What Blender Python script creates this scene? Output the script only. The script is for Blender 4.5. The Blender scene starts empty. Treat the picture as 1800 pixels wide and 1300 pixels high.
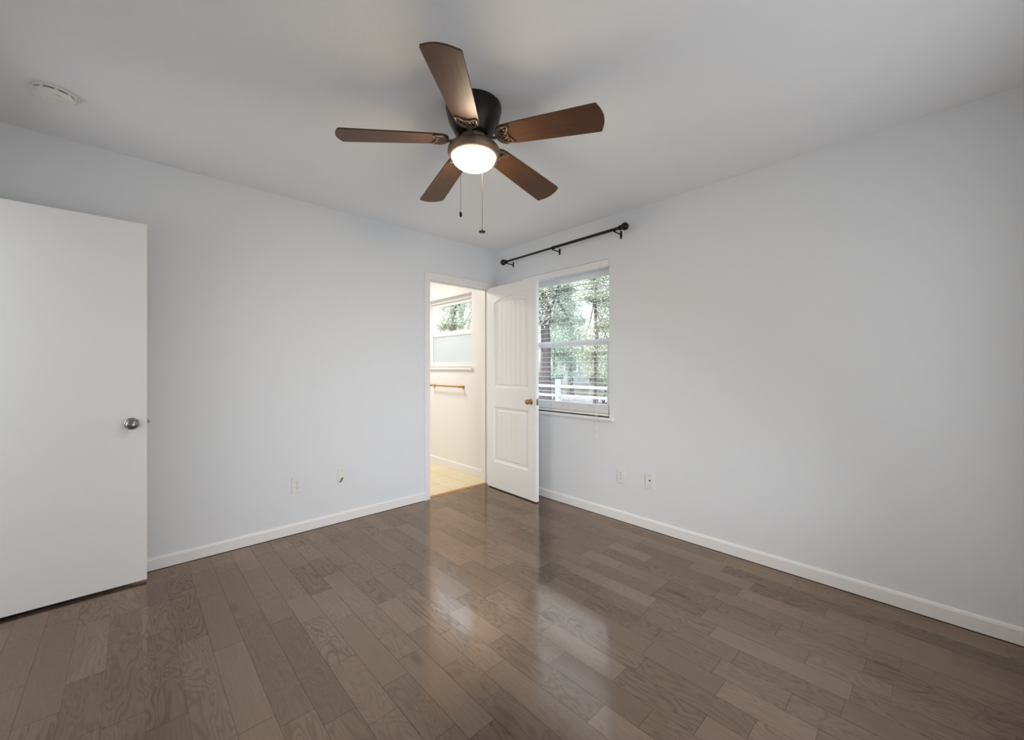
import bpy, bmesh, math, random
import numpy as np
from mathutils import Vector, Matrix
random.seed(7); rng = np.random.default_rng(7)
scn = bpy.context.scene
COL = scn.collection
PI = math.pi

# ------------------------------------------------------------------ camera
F_PX, CAM, YAW, CY = 710.81, (-2.830, -3.2356, 1.2102), 0.814590, 646.23
cd = bpy.data.cameras.new('camera'); cam = bpy.data.objects.new('camera', cd); COL.objects.link(cam)
cam.location = CAM; cam.rotation_euler = (PI/2, 0, YAW - PI/2)
cd.sensor_fit = 'HORIZONTAL'; cd.sensor_width = 36; cd.lens = F_PX/1800*36
cd.shift_y = (CY - 650)/1800; cd.clip_start = 0.02; cd.clip_end = 300
scn.camera = cam
# ------------------------------------------------------------------ colour management
vs = scn.view_settings
vs.view_transform = 'Standard'; vs.look = 'None'; vs.exposure = 0.07; vs.gamma = 1.0; vs.use_curve_mapping = False
# ------------------------------------------------------------------ sky, sun, added unseen fill lamps, bathroom lamp
W = bpy.data.worlds.new('sky'); scn.world = W; W.use_nodes = True
wn = W.node_tree.nodes; wl = W.node_tree.links
sky = wn.new('ShaderNodeTexSky'); sky.sky_type = 'NISHITA'; sky.sun_disc = False
sky.sun_elevation = math.radians(52); sky.sun_rotation = math.radians(250); sky.air_density = 1.2; sky.dust_density = 2.5
hs = wn.new('ShaderNodeHueSaturation'); hs.inputs['Saturation'].default_value = .55
wl.new(sky.outputs[0], hs.inputs['Color']); wl.new(hs.outputs[0], wn['Background'].inputs[0]); wn['Background'].inputs[1].default_value = .95

def light(name, kind, loc, energy, color=(1, 1, 1), size=None, aim=None, size_y=None, spread=None):
    d = bpy.data.lights.new(name, kind); o = bpy.data.objects.new(name, d); COL.objects.link(o)
    o.location = loc; d.energy = energy; d.color = color
    if kind == 'AREA':
        d.size = size
        if spread: d.spread = math.radians(spread)
        if size_y: d.shape = 'RECTANGLE'; d.size_y = size_y
    elif size is not None and kind == 'POINT': d.shadow_soft_size = size
    if aim is not None:
        o.rotation_euler = Vector(aim).to_track_quat('-Z', 'Y').to_euler()
    return o
sun = light('sun', 'SUN', (-6, 3, 20), 17, (1, .95, .86), aim=(0.14, -0.64, -0.76)); sun.data.angle = math.radians(1.0)
light('added_rear_fill', 'AREA', (-1.45, -3.60, 1.20), 12.3, (.92, .96, 1.0), size=1.9, size_y=1.7, aim=(0, 1, 0))  # unseen area lamp added behind the camera to brighten the room
light('added_rear_low_fill', 'AREA', (-1.45, -3.58, .48), 9.0, (.90, .95, 1.0), size=1.6, size_y=.3, aim=(.22, 1, -.06), spread=80)  # second unseen lamp, added to lift the lower walls
light('added_hall_fill', 'AREA', (-4.75, -.55, 1.50), 24, (.95, .98, 1), size=1.2, size_y=1.8, aim=(1, 0, 0))  # unseen fill lamp added in the hall, shines through the doorway
light('bathroom_ceiling_lamp', 'AREA', (-0.95, 1.25, 2.40), 27, (1.0, .93, .84), size=0.5, aim=(0, 0, -1))

# ------------------------------------------------------------------ materials
def mat(name, color=(.8, .8, .8), rough=.5, metal=0.0, spec=None, coat=0.0, bump=None, emit=None):
    m = bpy.data.materials.new(name); m.use_nodes = True
    nt = m.node_tree; b = nt.nodes['Principled BSDF']
    b.inputs['Base Color'].default_value = (*color, 1); b.inputs['Roughness'].default_value = rough
    b.inputs['Metallic'].default_value = metal
    if spec is not None: b.inputs['Specular IOR Level'].default_value = spec
    if coat: b.inputs['Coat Weight'].default_value = coat; b.inputs['Coat Roughness'].default_value = .12
    if emit: b.inputs['Emission Color'].default_value = (*emit[0], 1); b.inputs['Emission Strength'].default_value = emit[1]
    if bump:
        sc_, st, det = bump
        tc = nt.nodes.new('ShaderNodeTexCoord'); n = nt.nodes.new('ShaderNodeTexNoise'); bp = nt.nodes.new('ShaderNodeBump')
        n.inputs['Scale'].default_value = sc_; n.inputs['Detail'].default_value = det
        bp.inputs['Strength'].default_value = st; bp.inputs['Distance'].default_value = .01
        nt.links.new(tc.outputs['Object'], n.inputs['Vector']); nt.links.new(n.outputs['Fac'], bp.inputs['Height'])
        nt.links.new(bp.outputs[0], b.inputs['Normal'])
    return m
def N(nt, kind, **kw):
    n = nt.nodes.new(kind)
    for k, v in kw.items():
        if k.startswith('i_'):
            n.inputs[k[2:].replace('_', ' ')].default_value = v
        else: setattr(n, k, v)
    return n
def math_n(nt, op, a, b=None):
    n = nt.nodes.new('ShaderNodeMath'); n.operation = op
    for i, v in enumerate((a, b)):
        if v is None: continue
        if isinstance(v, (int, float)): n.inputs[i].default_value = v
        else: nt.links.new(v, n.inputs[i])
    return n.outputs[0]
def ramp(nt, fac, stops):
    r = nt.nodes.new('ShaderNodeValToRGB'); e = r.color_ramp.elements
    while len(e) < len(stops): e.new(.5)
    for el, (p, c) in zip(e, stops): el.position = p; el.color = (*c, 1)
    nt.links.new(fac, r.inputs[0]); return r.outputs[0]

M = {}
M['wall'] = mat('wall_paint', (.775, .80, .83), .55, bump=(160, .06, 2))
M['ceiling'] = mat('ceiling_paint', (.89, .91, .935), .7, bump=(55, .15, 3))
M['bathwall'] = mat('bathroom_wall_paint', (.84, .83, .82), .5, bump=(160, .05, 2))
M['trim'] = mat('trim_white_paint', (.86, .86, .86), .35)
M['door'] = mat('door_white_paint', (.85, .85, .85), .38)
M['pdoor'] = mat('panel_door_white_paint', (.85, .85, .84), .38)
M['vinyl'] = mat('window_white_vinyl', (.88, .88, .88), .35)
M['slat'] = mat('blind_white_slat', (.86, .86, .86), .35)
M['cord'] = mat('white_cord', (.75, .75, .74), .7)
M['plastic'] = mat('white_plastic', (.80, .80, .79), .3)
M['dark'] = mat('dark_slot', (.015, .015, .015), .6)
M['nickel'] = mat('brushed_nickel', (.28, .27, .26), .28, 1.0)
M['brass'] = mat('antique_brass', (.42, .27, .13), .25, 1.0)
M['gold'] = mat('gold_brass', (.50, .29, .10), .28, 1.0)
M['rod'] = mat('black_bronze_rod', (.012, .008, .006), .20, .4)
M['fan_black'] = mat('fan_dark_bronze', (.018, .014, .012), .33, .5)
M['fan_bronze'] = mat('fan_oil_rubbed_bronze', (.23, .165, .12), .42, .6)
M['oak'] = mat('oak_threshold', (.55, .28, .10), .35)
M['bark'] = mat('grey_brown_bark', (.075, .06, .058), .9, bump=(14, .9, 5))
M['stucco'] = mat('pale_stucco', (.17, .175, .19), .9, bump=(40, .2, 3))
M['roofing'] = mat('grey_shingles', (.20, .19, .19), .9)
M['rear_panel'] = mat('white_opaque_panel', (.8, .8, .8), .9)  # opaque white for the added panel in the rear opening
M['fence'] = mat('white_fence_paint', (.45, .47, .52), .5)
M['win_dark'] = mat('dark_house_glass', (.05, .06, .07), .1)

def m_bowl():
    m = bpy.data.materials.new('frosted_lamp_glass'); m.use_nodes = True; nt = m.node_tree
    b = nt.nodes['Principled BSDF']; b.inputs['Base Color'].default_value = (.95, .93, .88, 1); b.inputs['Roughness'].default_value = .4
    b.inputs['Emission Color'].default_value = (1, .80, .56, 1); b.inputs['Emission Strength'].default_value = 78.0
    return m
M['bowl'] = m_bowl()
def m_glass():
    m = bpy.data.materials.new('clear_pane_glass'); m.use_nodes = True; nt = m.node_tree; nt.nodes.clear()
    o = N(nt, 'ShaderNodeOutputMaterial'); mx = N(nt, 'ShaderNodeMixShader'); t = N(nt, 'ShaderNodeBsdfTransparent'); g = N(nt, 'ShaderNodeBsdfGlossy')
    g.inputs['Roughness'].default_value = .02; t.inputs[0].default_value = (.96, .98, .98, 1); mx.inputs[0].default_value = .05
    nt.links.new(t.outputs[0], mx.inputs[1]); nt.links.new(g.outputs[0], mx.inputs[2]); nt.links.new(mx.outputs[0], o.inputs[0]); return m
M['glass'] = m_glass()
def m_frost():
    m = bpy.data.materials.new('obscured_pattern_glass'); m.use_nodes = True; nt = m.node_tree; b = nt.nodes['Principled BSDF']
    b.inputs['Base Color'].default_value = (.76, .81, .83, 1); b.inputs['Roughness'].default_value = .35; b.inputs['Transmission Weight'].default_value = .55
    tc = N(nt, 'ShaderNodeTexCoord'); mp = N(nt, 'ShaderNodeMapping'); mp.inputs['Rotation'].default_value = (PI/4, 0, 0)
    ck = N(nt, 'ShaderNodeTexVoronoi'); ck.inputs['Scale'].default_value = 62; ck.inputs['Randomness'].default_value = .12
    bp = N(nt, 'ShaderNodeBump'); bp.inputs['Strength'].default_value = .7; bp.inputs['Distance'].default_value = .004
    nt.links.new(tc.outputs['Object'], mp.inputs[0]); nt.links.new(mp.outputs[0], ck.inputs['Vector']); nt.links.new(ck.outputs['Distance'], bp.inputs['Height'])
    nt.links.new(bp.outputs[0], b.inputs['Normal']); return m
M['frost'] = m_frost()
def m_floor():
    m = bpy.data.materials.new('walnut_stained_oak_planks'); m.use_nodes = True; nt = m.node_tree; b = nt.nodes['Principled BSDF']; L = nt.links
    at = N(nt, 'ShaderNodeAttribute', attribute_name='plank'); sp = N(nt, 'ShaderNodeSeparateColor'); L.new(at.outputs['Color'], sp.inputs[0])
    tc = N(nt, 'ShaderNodeTexCoord')
    off = N(nt, 'ShaderNodeVectorMath', operation='SCALE'); L.new(at.outputs['Color'], off.inputs[0]); off.inputs['Scale'].default_value = 53.0
    def coords(sx, sy):
        mp = N(nt, 'ShaderNodeVectorMath', operation='MULTIPLY'); L.new(tc.outputs['Object'], mp.inputs[0]); mp.inputs[1].default_value = (sx, sy, 1)
        ad = N(nt, 'ShaderNodeVectorMath', operation='ADD'); L.new(mp.outputs[0], ad.inputs[0]); L.new(off.outputs[0], ad.inputs[1]); return ad.outputs[0]
    n1 = N(nt, 'ShaderNodeTexNoise'); n1.inputs['Scale'].default_value = 1.0; n1.inputs['Detail'].default_value = 2.0; n1.inputs['Distortion'].default_value = .5
    L.new(coords(11, 2.6), n1.inputs['Vector'])
    rings = math_n(nt, 'SINE', math_n(nt, 'MULTIPLY', n1.outputs['Fac'], 95.0))
    lines = math_n(nt, 'POWER', math_n(nt, 'MULTIPLY_ADD', rings, .5), 1.0)
    lines = math_n(nt, 'ADD', math_n(nt, 'MULTIPLY', rings, .5), .5)
    lines = math_n(nt, 'POWER', lines, 2.2)
    n2 = N(nt, 'ShaderNodeTexNoise'); n2.inputs['Scale'].default_value = 1.0; n2.inputs['Detail'].default_value = 4.0
    L.new(coords(240, 7), n2.inputs['Vector'])
    n3 = N(nt, 'ShaderNodeTexNoise'); n3.inputs['Scale'].default_value = 1.0; n3.inputs['Detail'].default_value = 2.0
    L.new(coords(5, 1.4), n3.inputs['Vector'])
    tone = math_n(nt, 'ADD', math_n(nt, 'MULTIPLY', sp.outputs[0], .55), math_n(nt, 'MULTIPLY', n3.outputs['Fac'], .55))
    base = ramp(nt, tone, [(.15, (.026, .0185, .0155)), (.5, (.048, .035, .029)), (.95, (.082, .062, .052))])
    dk = math_n(nt, 'SUBTRACT', 1.0, math_n(nt, 'MULTIPLY', math_n(nt, 'MULTIPLY', lines, sp.outputs[1]), .42))
    dk = math_n(nt, 'MULTIPLY', dk, math_n(nt, 'ADD', .72, math_n(nt, 'MULTIPLY', n2.outputs['Fac'], .56)))
    vor = N(nt, 'ShaderNodeTexVoronoi'); vor.inputs['Scale'].default_value = 1.0; L.new(coords(3.2, 1.1), vor.inputs['Vector'])
    knot = N(nt, 'ShaderNodeMapRange'); knot.inputs['From Min'].default_value = .02; knot.inputs['From Max'].default_value = .10; knot.inputs['To Min'].default_value = .45
    L.new(vor.outputs['Distance'], knot.inputs[0]); dk = math_n(nt, 'MULTIPLY', dk, knot.outputs[0])
    mul = N(nt, 'ShaderNodeMix', data_type='RGBA', blend_type='MULTIPLY'); mul.inputs['Factor'].default_value = 1
    cc = N(nt, 'ShaderNodeCombineColor'); [L.new(dk, cc.inputs[i]) for i in range(3)]
    L.new(base, mul.inputs['A']); L.new(cc.outputs[0], mul.inputs['B']); L.new(mul.outputs['Result'], b.inputs['Base Color'])
    rg = math_n(nt, 'ADD', .10, math_n(nt, 'MULTIPLY', n3.outputs['Fac'], .08)); L.new(rg, b.inputs['Roughness'])
    b.inputs['IOR'].default_value = 3.2
    st = N(nt, 'ShaderNodeMix', data_type='RGBA', blend_type='MULTIPLY'); st.inputs['Factor'].default_value = 1; st.inputs['A'].default_value = (1, .755, .575, 1)
    cs_ = N(nt, 'ShaderNodeCombineColor'); dks = math_n(nt, 'MULTIPLY', math_n(nt, 'POWER', dk, .62), math_n(nt, 'ADD', .80, math_n(nt, 'MULTIPLY', tone, .36))); [L.new(dks, cs_.inputs[i]) for i in range(3)]
    L.new(cs_.outputs[0], st.inputs['B']); L.new(st.outputs['Result'], b.inputs['Specular Tint'])
    bp = N(nt, 'ShaderNodeBump'); bp.inputs['Strength'].default_value = .04; bp.inputs['Distance'].default_value = .0004; L.new(n3.outputs['Fac'], bp.inputs['Height']); L.new(bp.outputs[0], b.inputs['Normal'])
    return m
M['floor'] = m_floor()
def m_tile():
    m = bpy.data.materials.new('cream_floor_tile'); m.use_nodes = True; nt = m.node_tree; b = nt.nodes['Principled BSDF']; L = nt.links
    tc = N(nt, 'ShaderNodeTexCoord'); mp = N(nt, 'ShaderNodeMapping'); mp.inputs['Location'].default_value = (.277, -.347, 0)
    br = N(nt, 'ShaderNodeTexBrick', offset=0.0); br.inputs['Scale'].default_value = 1; br.inputs['Brick Width'].default_value = .233; br.inputs['Row Height'].default_value = .233
    br.inputs['Mortar Size'].default_value = .003; br.inputs['Color1'].default_value = (.80, .68, .46, 1); br.inputs['Color2'].default_value = (.83, .72, .50, 1); br.inputs['Mortar'].default_value = (.50, .42, .28, 1)
    L.new(tc.outputs['Object'], mp.inputs[0]); L.new(mp.outputs[0], br.inputs['Vector']); L.new(br.outputs['Color'], b.inputs['Base Color']); b.inputs['Roughness'].default_value = .3
    return m
M['tile'] = m_tile()
def m_blade():
    m = bpy.data.materials.new('walnut_fan_blade'); m.use_nodes = True; nt = m.node_tree; b = nt.nodes['Principled BSDF']; L = nt.links
    tc = N(nt, 'ShaderNodeTexCoord'); mp = N(nt, 'ShaderNodeMapping'); mp.inputs['Scale'].default_value = (6, 90, 6)
    n = N(nt, 'ShaderNodeTexNoise'); n.inputs['Scale'].default_value = 1; n.inputs['Detail'].default_value = 4; n.inputs['Distortion'].default_value = .4
    L.new(tc.outputs['Object'], mp.inputs[0]); L.new(mp.outputs[0], n.inputs['Vector'])
    L.new(ramp(nt, n.outputs['Fac'], [(.3, (.075, .032, .014)), (.7, (.108, .048, .022))]), b.inputs['Base Color']); b.inputs['Roughness'].default_value = .42; b.inputs['IOR'].default_value = 1.38
    return m
M['blade'] = m_blade()
def m_leaf(name, c1, c2):
    m = bpy.data.materials.new(name); m.use_nodes = True; nt = m.node_tree; b = nt.nodes['Principled BSDF']; L = nt.links
    at = N(nt, 'ShaderNodeAttribute', attribute_name='leaf'); L.new(ramp(nt, at.outputs['Fac'], [(0, c1), (1, c2)]), b.inputs['Base Color'])
    b.inputs['Roughness'].default_value = .32; b.inputs['Specular IOR Level'].default_value = .8
    o = nt.nodes['Material Output']; t = N(nt, 'ShaderNodeBsdfTranslucent'); t.inputs[0].default_value = (.55, .62, .42, 1); mx = N(nt, 'ShaderNodeMixShader'); mx.inputs[0].default_value = .22
    L.new(b.outputs[0], mx.inputs[1]); L.new(t.outputs[0], mx.inputs[2]); L.new(mx.outputs[0], o.inputs[0]); return m
M['leaf_a'] = m_leaf('grey_green_leaves', (.06, .08, .065), (.46, .49, .43))
M['leaf_b'] = m_leaf('olive_leaves', (.08, .085, .06), (.50, .51, .42))
M['leaf_c'] = m_leaf('blue_green_leaves', (.035, .08, .07), (.28, .40, .36))
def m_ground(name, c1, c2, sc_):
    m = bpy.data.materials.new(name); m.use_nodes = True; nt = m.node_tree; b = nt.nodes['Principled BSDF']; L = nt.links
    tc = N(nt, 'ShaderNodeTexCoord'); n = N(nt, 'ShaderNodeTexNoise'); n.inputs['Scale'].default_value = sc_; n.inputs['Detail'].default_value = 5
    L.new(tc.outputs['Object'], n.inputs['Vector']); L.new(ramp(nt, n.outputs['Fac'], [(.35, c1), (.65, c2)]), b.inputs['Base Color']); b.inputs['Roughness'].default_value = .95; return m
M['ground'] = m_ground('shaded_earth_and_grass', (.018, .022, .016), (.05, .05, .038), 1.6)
M['concrete'] = m_ground('pale_concrete', (.085, .085, .09), (.13, .13, .13), 3)

# ------------------------------------------------------------------ mesh helpers
def link(name, me, m, parent=None, smooth=False):
    o = bpy.data.objects.new(name, me); COL.objects.link(o)
    if m: me.materials.append(m)
    if smooth:
        for p in me.polygons: p.use_smooth = True
    if parent: o.parent = parent
    return o
def obj(name, bm, m, parent=None, smooth=False, sharp=None):
    bmesh.ops.recalc_face_normals(bm, faces=bm.faces)
    me = bpy.data.meshes.new(name); bm.to_mesh(me); bm.free()
    o = link(name, me, m, parent, smooth)
    if smooth: me.set_sharp_from_angle(angle=math.radians(sharp or 40))
    return o
def tag(o, label=None, cat=None, group=None, kind=None):
    if label: o['label'] = label
    if cat: o['category'] = cat
    if group: o['group'] = group
    if kind: o['kind'] = kind
    return o
def empty(name, loc=(0, 0, 0), rot=(0, 0, 0)):
    o = bpy.data.objects.new(name, None); COL.objects.link(o); o.location = loc; o.rotation_euler = rot; o.empty_display_size = .05; return o
def box(bm, x0, x1, y0, y1, z0, z1, bevel=0):
    r = bmesh.ops.create_cube(bm, size=1)
    vsx = r['verts']
    for v in vsx: v.co = Vector(((x0+x1)/2 + v.co.x*(x1-x0), (y0+y1)/2 + v.co.y*(y1-y0), (z0+z1)/2 + v.co.z*(z1-z0)))
    if bevel:
        ed = list({e for v in vsx for e in v.link_edges})
        bmesh.ops.bevel(bm, geom=ed, offset=bevel, segments=2, affect='EDGES', profile=.6)
    return vsx
def bx(name, dims, m, parent=None, bevel=0, smooth=False):
    bm = bmesh.new(); box(bm, *dims, bevel=bevel); return obj(name, bm, m, parent, smooth)
def lathe(bm, prof, seg=48, mat4=None, cap=True):
    """prof: list of (r, z) turned about z"""
    rings = []
    M4 = mat4 or Matrix.Identity(4)
    for r, z in prof:
        if r < 1e-6: rings.append([bm.verts.new(M4 @ Vector((0, 0, z)))])
        else: rings.append([bm.verts.new(M4 @ Vector((r*math.cos(2*PI*i/seg), r*math.sin(2*PI*i/seg), z))) for i in range(seg)])
    for a, b in zip(rings, rings[1:]):
        for i in range(seg):
            j = (i+1) % seg
            if len(a) == 1 and len(b) == 1: continue
            if len(a) == 1: bm.faces.new((a[0], b[i], b[j]))
            elif len(b) == 1: bm.faces.new((a[i], a[j], b[0]))
            else: bm.faces.new((a[i], a[j], b[j], b[i]))
    if cap:
        for rg in (rings[0], rings[-1]):
            if len(rg) > 1: bm.faces.new(rg)
def tube(bm, pts, r, seg=10, closed=False):
    pts = [Vector(p) for p in pts]; n = len(pts); rings = []
    rr = r if isinstance(r, (list, tuple)) else [r]*n
    prev = None
    for i in range(n):
        a = pts[(i-1) % n] if (closed or i > 0) else pts[i]; b = pts[(i+1) % n] if (closed or i < n-1) else pts[i]
        t = (b-a).normalized()
        if prev is None: up = Vector((0, 0, 1)) if abs(t.z) < .9 else Vector((1, 0, 0))
        else: up = prev
        s = t.cross(up).normalized(); u = s.cross(t).normalized(); prev = u
        rings.append([bm.verts.new(pts[i] + rr[i]*(math.cos(2*PI*k/seg)*s + math.sin(2*PI*k/seg)*u)) for k in range(seg)])
    for i in range(n if closed else n-1):
        a, b = rings[i], rings[(i+1) % n]
        for k in range(seg): bm.faces.new((a[k], a[(k+1) % seg], b[(k+1) % seg], b[k]))
    if not closed:
        bm.faces.new(rings[0]); bm.faces.new(rings[-1])
def align(axis, at):
    """matrix putting +z along axis at point"""
    q = Vector((0, 0, 1)).rotation_difference(Vector(axis)); return Matrix.Translation(at) @ q.to_matrix().to_4x4()
def prism(bm, outline, z0, z1):
    a = [bm.verts.new((x, y, z0)) for x, y in outline]; b = [bm.verts.new((x, y, z1)) for x, y in outline]
    bm.faces.new(a); bm.faces.new(b); n = len(a)
    for i in range(n): bm.faces.new((a[i], a[(i+1) % n], b[(i+1) % n], b[i]))

def wall_with_holes(name, axis, c0, c1, lo, hi, z0, z1, holes, m):
    """one wall; axis 'x': thickness x c0..c1, runs y lo..hi; holes (a, b, za, zb) along the run"""
    us = sorted({lo, hi, *[h[0] for h in holes], *[h[1] for h in holes]}); zs = sorted({z0, z1, *[h[2] for h in holes], *[h[3] for h in holes]})
    inside = lambda u, z: any(a < u < b and za < z < zb for a, b, za, zb in holes)
    solid = [[not inside((us[i]+us[i+1])/2, (zs[j]+zs[j+1])/2) for j in range(len(zs)-1)] for i in range(len(us)-1)]
    bm = bmesh.new(); cache = {}
    def v(u, z, c):
        k = (round(u, 5), round(z, 5), c)
        if k not in cache: cache[k] = bm.verts.new((c, u, z) if axis == 'x' else (u, c, z))
        return cache[k]
    def S(i, j): return 0 <= i < len(us)-1 and 0 <= j < len(zs)-1 and solid[i][j]
    for i in range(len(us)-1):
        for j in range(len(zs)-1):
            if not solid[i][j]: continue
            q = [(us[i], zs[j]), (us[i+1], zs[j]), (us[i+1], zs[j+1]), (us[i], zs[j+1])]
            for c in (c0, c1): bm.faces.new([v(*p, c) for p in q])
            for (p, r_), nb in (((q[0], q[1]), (i, j-1)), ((q[1], q[2]), (i+1, j)), ((q[2], q[3]), (i, j+1)), ((q[3], q[0]), (i-1, j))):
                if not S(*nb): bm.faces.new([v(*p, c0), v(*r_, c0), v(*r_, c1), v(*p, c1)])
    return tag(obj(name, bm, m), kind='structure')

# ------------------------------------------------------------------ room shell
H = 2.44
XW, YS = -3.56, -3.62          # west and south inner faces
EXT = .16                      # outer wall thickness
wall_with_holes('wall_left', 'y', 0, .115, XW-.12, -0.0, 0, H, [(-.850, -.100, 0, 2.045)], M['wall'])
wall_with_holes('wall_right', 'x', 0, EXT, YS-.14, .0575, 0, H, [(-1.387, -.370, .805, 2.100)], M['wall'])
wall_with_holes('wall_entry', 'x', XW-.12, XW, YS, 0, 0, H, [(-.935, -.150, 0, 2.045)], M['wall'])
wall_with_holes('wall_rear', 'y', YS-.14, YS, XW-.12, 0, 0, H, [(-2.45, -.45, .30, 2.10)], M['wall'])
tag(bx('window_4', (-2.45, -.45, YS-.13, YS-.11, .30, 2.10), M['rear_panel']), kind='structure')  # made-up rear window: opaque panel closes the opening, no daylight passes
tag(bx('ceiling', (XW-.12, EXT, YS-.14, .115, H, H+.25), M['ceiling']), kind='structure')

def make_floor():
    verts, faces, cols = [], [], []
    pw, x0 = .1095, -1.588; g = .00045; dz = .0018
    k0 = math.floor((XW - x0)/pw); k1 = math.ceil((0 - x0)/pw)
    r = random.Random(11)
    for k in range(k0, k1):
        xa, xb = max(x0+k*pw, XW), min(x0+(k+1)*pw, 0)
        if xb - xa < .004: continue
        y = YS - r.uniform(0, .8); 
        while y < .045:
            ln = r.choice([.26, .29, .32, .34, .38, .42, .50] if xa > -2.25 else [.30, .36, .42, .52, .62, .75, .90]) * r.uniform(.93, 1.07)
            ya, yb = max(y, YS), min(y+ln, .045); y += ln
            if yb - ya < .01: continue
            c = (r.random(), r.random(), r.random(), 1); n = len(verts)
            h = [r.uniform(-.00012, .00012) for _ in range(4)]
            verts += [(xa+g, ya+g, -dz), (xb-g, ya+g, -dz), (xb-g, yb-g, -dz), (xa+g, yb-g, -dz), (xa+g, ya+g, h[0]), (xb-g, ya+g, h[1]), (xb-g, yb-g, h[2]), (xa+g, yb-g, h[3])]
            faces += [(n+4, n+5, n+6, n+7)] + [(n+i, n+(i+1) % 4, n+4+(i+1) % 4, n+4+i) for i in range(4)]
            cols += [c]*8
    n = len(verts); d = -.02     # slab under the boards
    verts += [(XW, YS, -.0019), (0, YS, -.0019), (0, .045, -.0019), (XW, .045, -.0019), (XW, YS, d), (0, YS, d), (0, .045, d), (XW, .045, d)]
    faces += [(n, n+1, n+2, n+3), (n+7, n+6, n+5, n+4)] + [(n+i, n+4+i, n+4+(i+1) % 4, n+(i+1) % 4) for i in range(4)]
    cols += [(0, 0, 0, 1)]*8
    me = bpy.data.meshes.new('floor'); me.from_pydata(verts, [], faces)
    a = me.color_attributes.new('plank', 'FLOAT_COLOR', 'POINT'); a.data.foreach_set('color', np.array(cols, np.float32).ravel())
    return tag(link('floor', me, M['floor']), kind='structure')
make_floor()

# baseboards (eased top edge)
def baseboard(name, axis, face, sgn, a, b, m=None, h=.078, t=.013):
    prof = [(0, .003), (t, .003), (t, h-.014), (t-.003, h-.005), (t-.008, h), (0, h)]
    bm = bmesh.new(); ends = []
    for u in (a, b):
        ends.append([bm.verts.new((face+sgn*p, u, z) if axis == 'x' else (u, face+sgn*p, z)) for p, z in prof])
    n = len(prof)
    for i in range(n): bm.faces.new((ends[0][i], ends[0][(i+1) % n], ends[1][(i+1) % n], ends[1][i]))
    bm.faces.new(ends[0]); bm.faces.new(ends[1])
    return tag(obj(name, bm, m or M['trim']), kind='structure')
baseboard('baseboard_left', 'y', 0, -1, XW, -.880)
baseboard('baseboard_right', 'x', 0, -1, YS, -.001)
baseboard('baseboard_rear', 'y', YS, 1, XW, 0)
baseboard('baseboard_entry', 'x', XW, 1, YS, -.99)

# bathroom door casing, jambs, stop
def casing_trim():
    bm = bmesh.new()
    def cas(x0, x1, z0, z1): box(bm, x0, x1, -.016, 0, z0, z1, bevel=.004)
    cas(-.880, -.826, 0, 2.025)                     # left leg
    cas(-.120, -.012, 0, 2.025)                     # right leg into the corner
    cas(-.880, -.012, 2.025, 2.092)                 # head
    box(bm, -.876, -.868, -.020, -.001, 0, 2.09, bevel=.003)   # outer bead of the left leg
    box(bm, -.876, -.013, -.020, -.001, 2.080, 2.089, bevel=.003)
    box(bm, -.850, -.830, 0, .115, 0, 2.045)        # jambs through the wall
    box(bm, -.118, -.100, 0, .115, 0, 2.045)
    box(bm, -.850, -.100, 0, .115, 2.030, 2.045)
    box(bm, -.830, -.819, .040, .075, 0, 2.03, bevel=.002)     # stops
    box(bm, -.129, -.118, .040, .075, 0, 2.03, bevel=.002)
    box(bm, -.830, -.118, .040, .075, 2.019, 2.03, bevel=.002)
    return tag(obj('trim_1', bm, M['trim']), kind='structure')
cs = casing_trim()
bm = bmesh.new(); box(bm, -.8195, -.8175, .004, .030, .880, .935, bevel=.0006); obj('strike_plate', bm, M['brass'], cs)
# entry door frame (behind the open slab door)
bm = bmesh.new()
box(bm, XW-.12, XW, -.935, -.915, 0, 2.045); box(bm, XW-.12, XW, -.170, -.150, 0, 2.045); box(bm, XW-.12, XW, -.935, -.150, 2.03, 2.045)
box(bm, XW, XW+.015, -.990, -.930, 0, 2.09, bevel=.004); box(bm, XW, XW+.015, -.155, -.095, 0, 2.09, bevel=.004); box(bm, XW, XW+.015, -.99, -.095, 2.033, 2.09, bevel=.004)
tag(obj('trim_2', bm, M['trim']), kind='structure')
# oak threshold strip
bm = bmesh.new(); bmv = [(-.829, .030), (-.119, .030)]
prof = [(.028, 0), (.036, .007), (.048, .010), (.060, .0075), (.066, 0)]
ends = [[bm.verts.new((x, y, z)) for y, z in prof] for x in (-.829, -.119)]
for i in range(5): bm.faces.new((ends[0][i], ends[0][(i+1) % 5], ends[1][(i+1) % 5], ends[1][i]))
bm.faces.new(ends[0]); bm.faces.new(ends[1])
tag(obj('trim_3', bm, M['oak']), kind='structure')

# ------------------------------------------------------------------ bathroom shell
tag(bx('floor_bathroom', (-2.0, 0, .045, 2.6, -.05, .004), M['tile']), kind='structure')
tag(bx('ceiling_bathroom', (-2.12, EXT, .115, 2.72, H, H+.25), M['ceiling']), kind='structure')
wall_with_holes('wall_bathroom_right', 'x', 0, EXT, .0575, 2.72, 0, H, [(.436, 1.450, 1.213, 2.075)], M['bathwall'])
tag(bx('wall_bathroom_rear', (-2.12, 0, 2.6, 2.72, 0, H), M['bathwall']), kind='structure')
tag(bx('wall_bathroom_left', (-2.12, -2.0, .115, 2.6, 0, H), M['bathwall']), kind='structure')
baseboard('baseboard_bathroom', 'x', 0, -1, .116, 2.6, h=.085)

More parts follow.
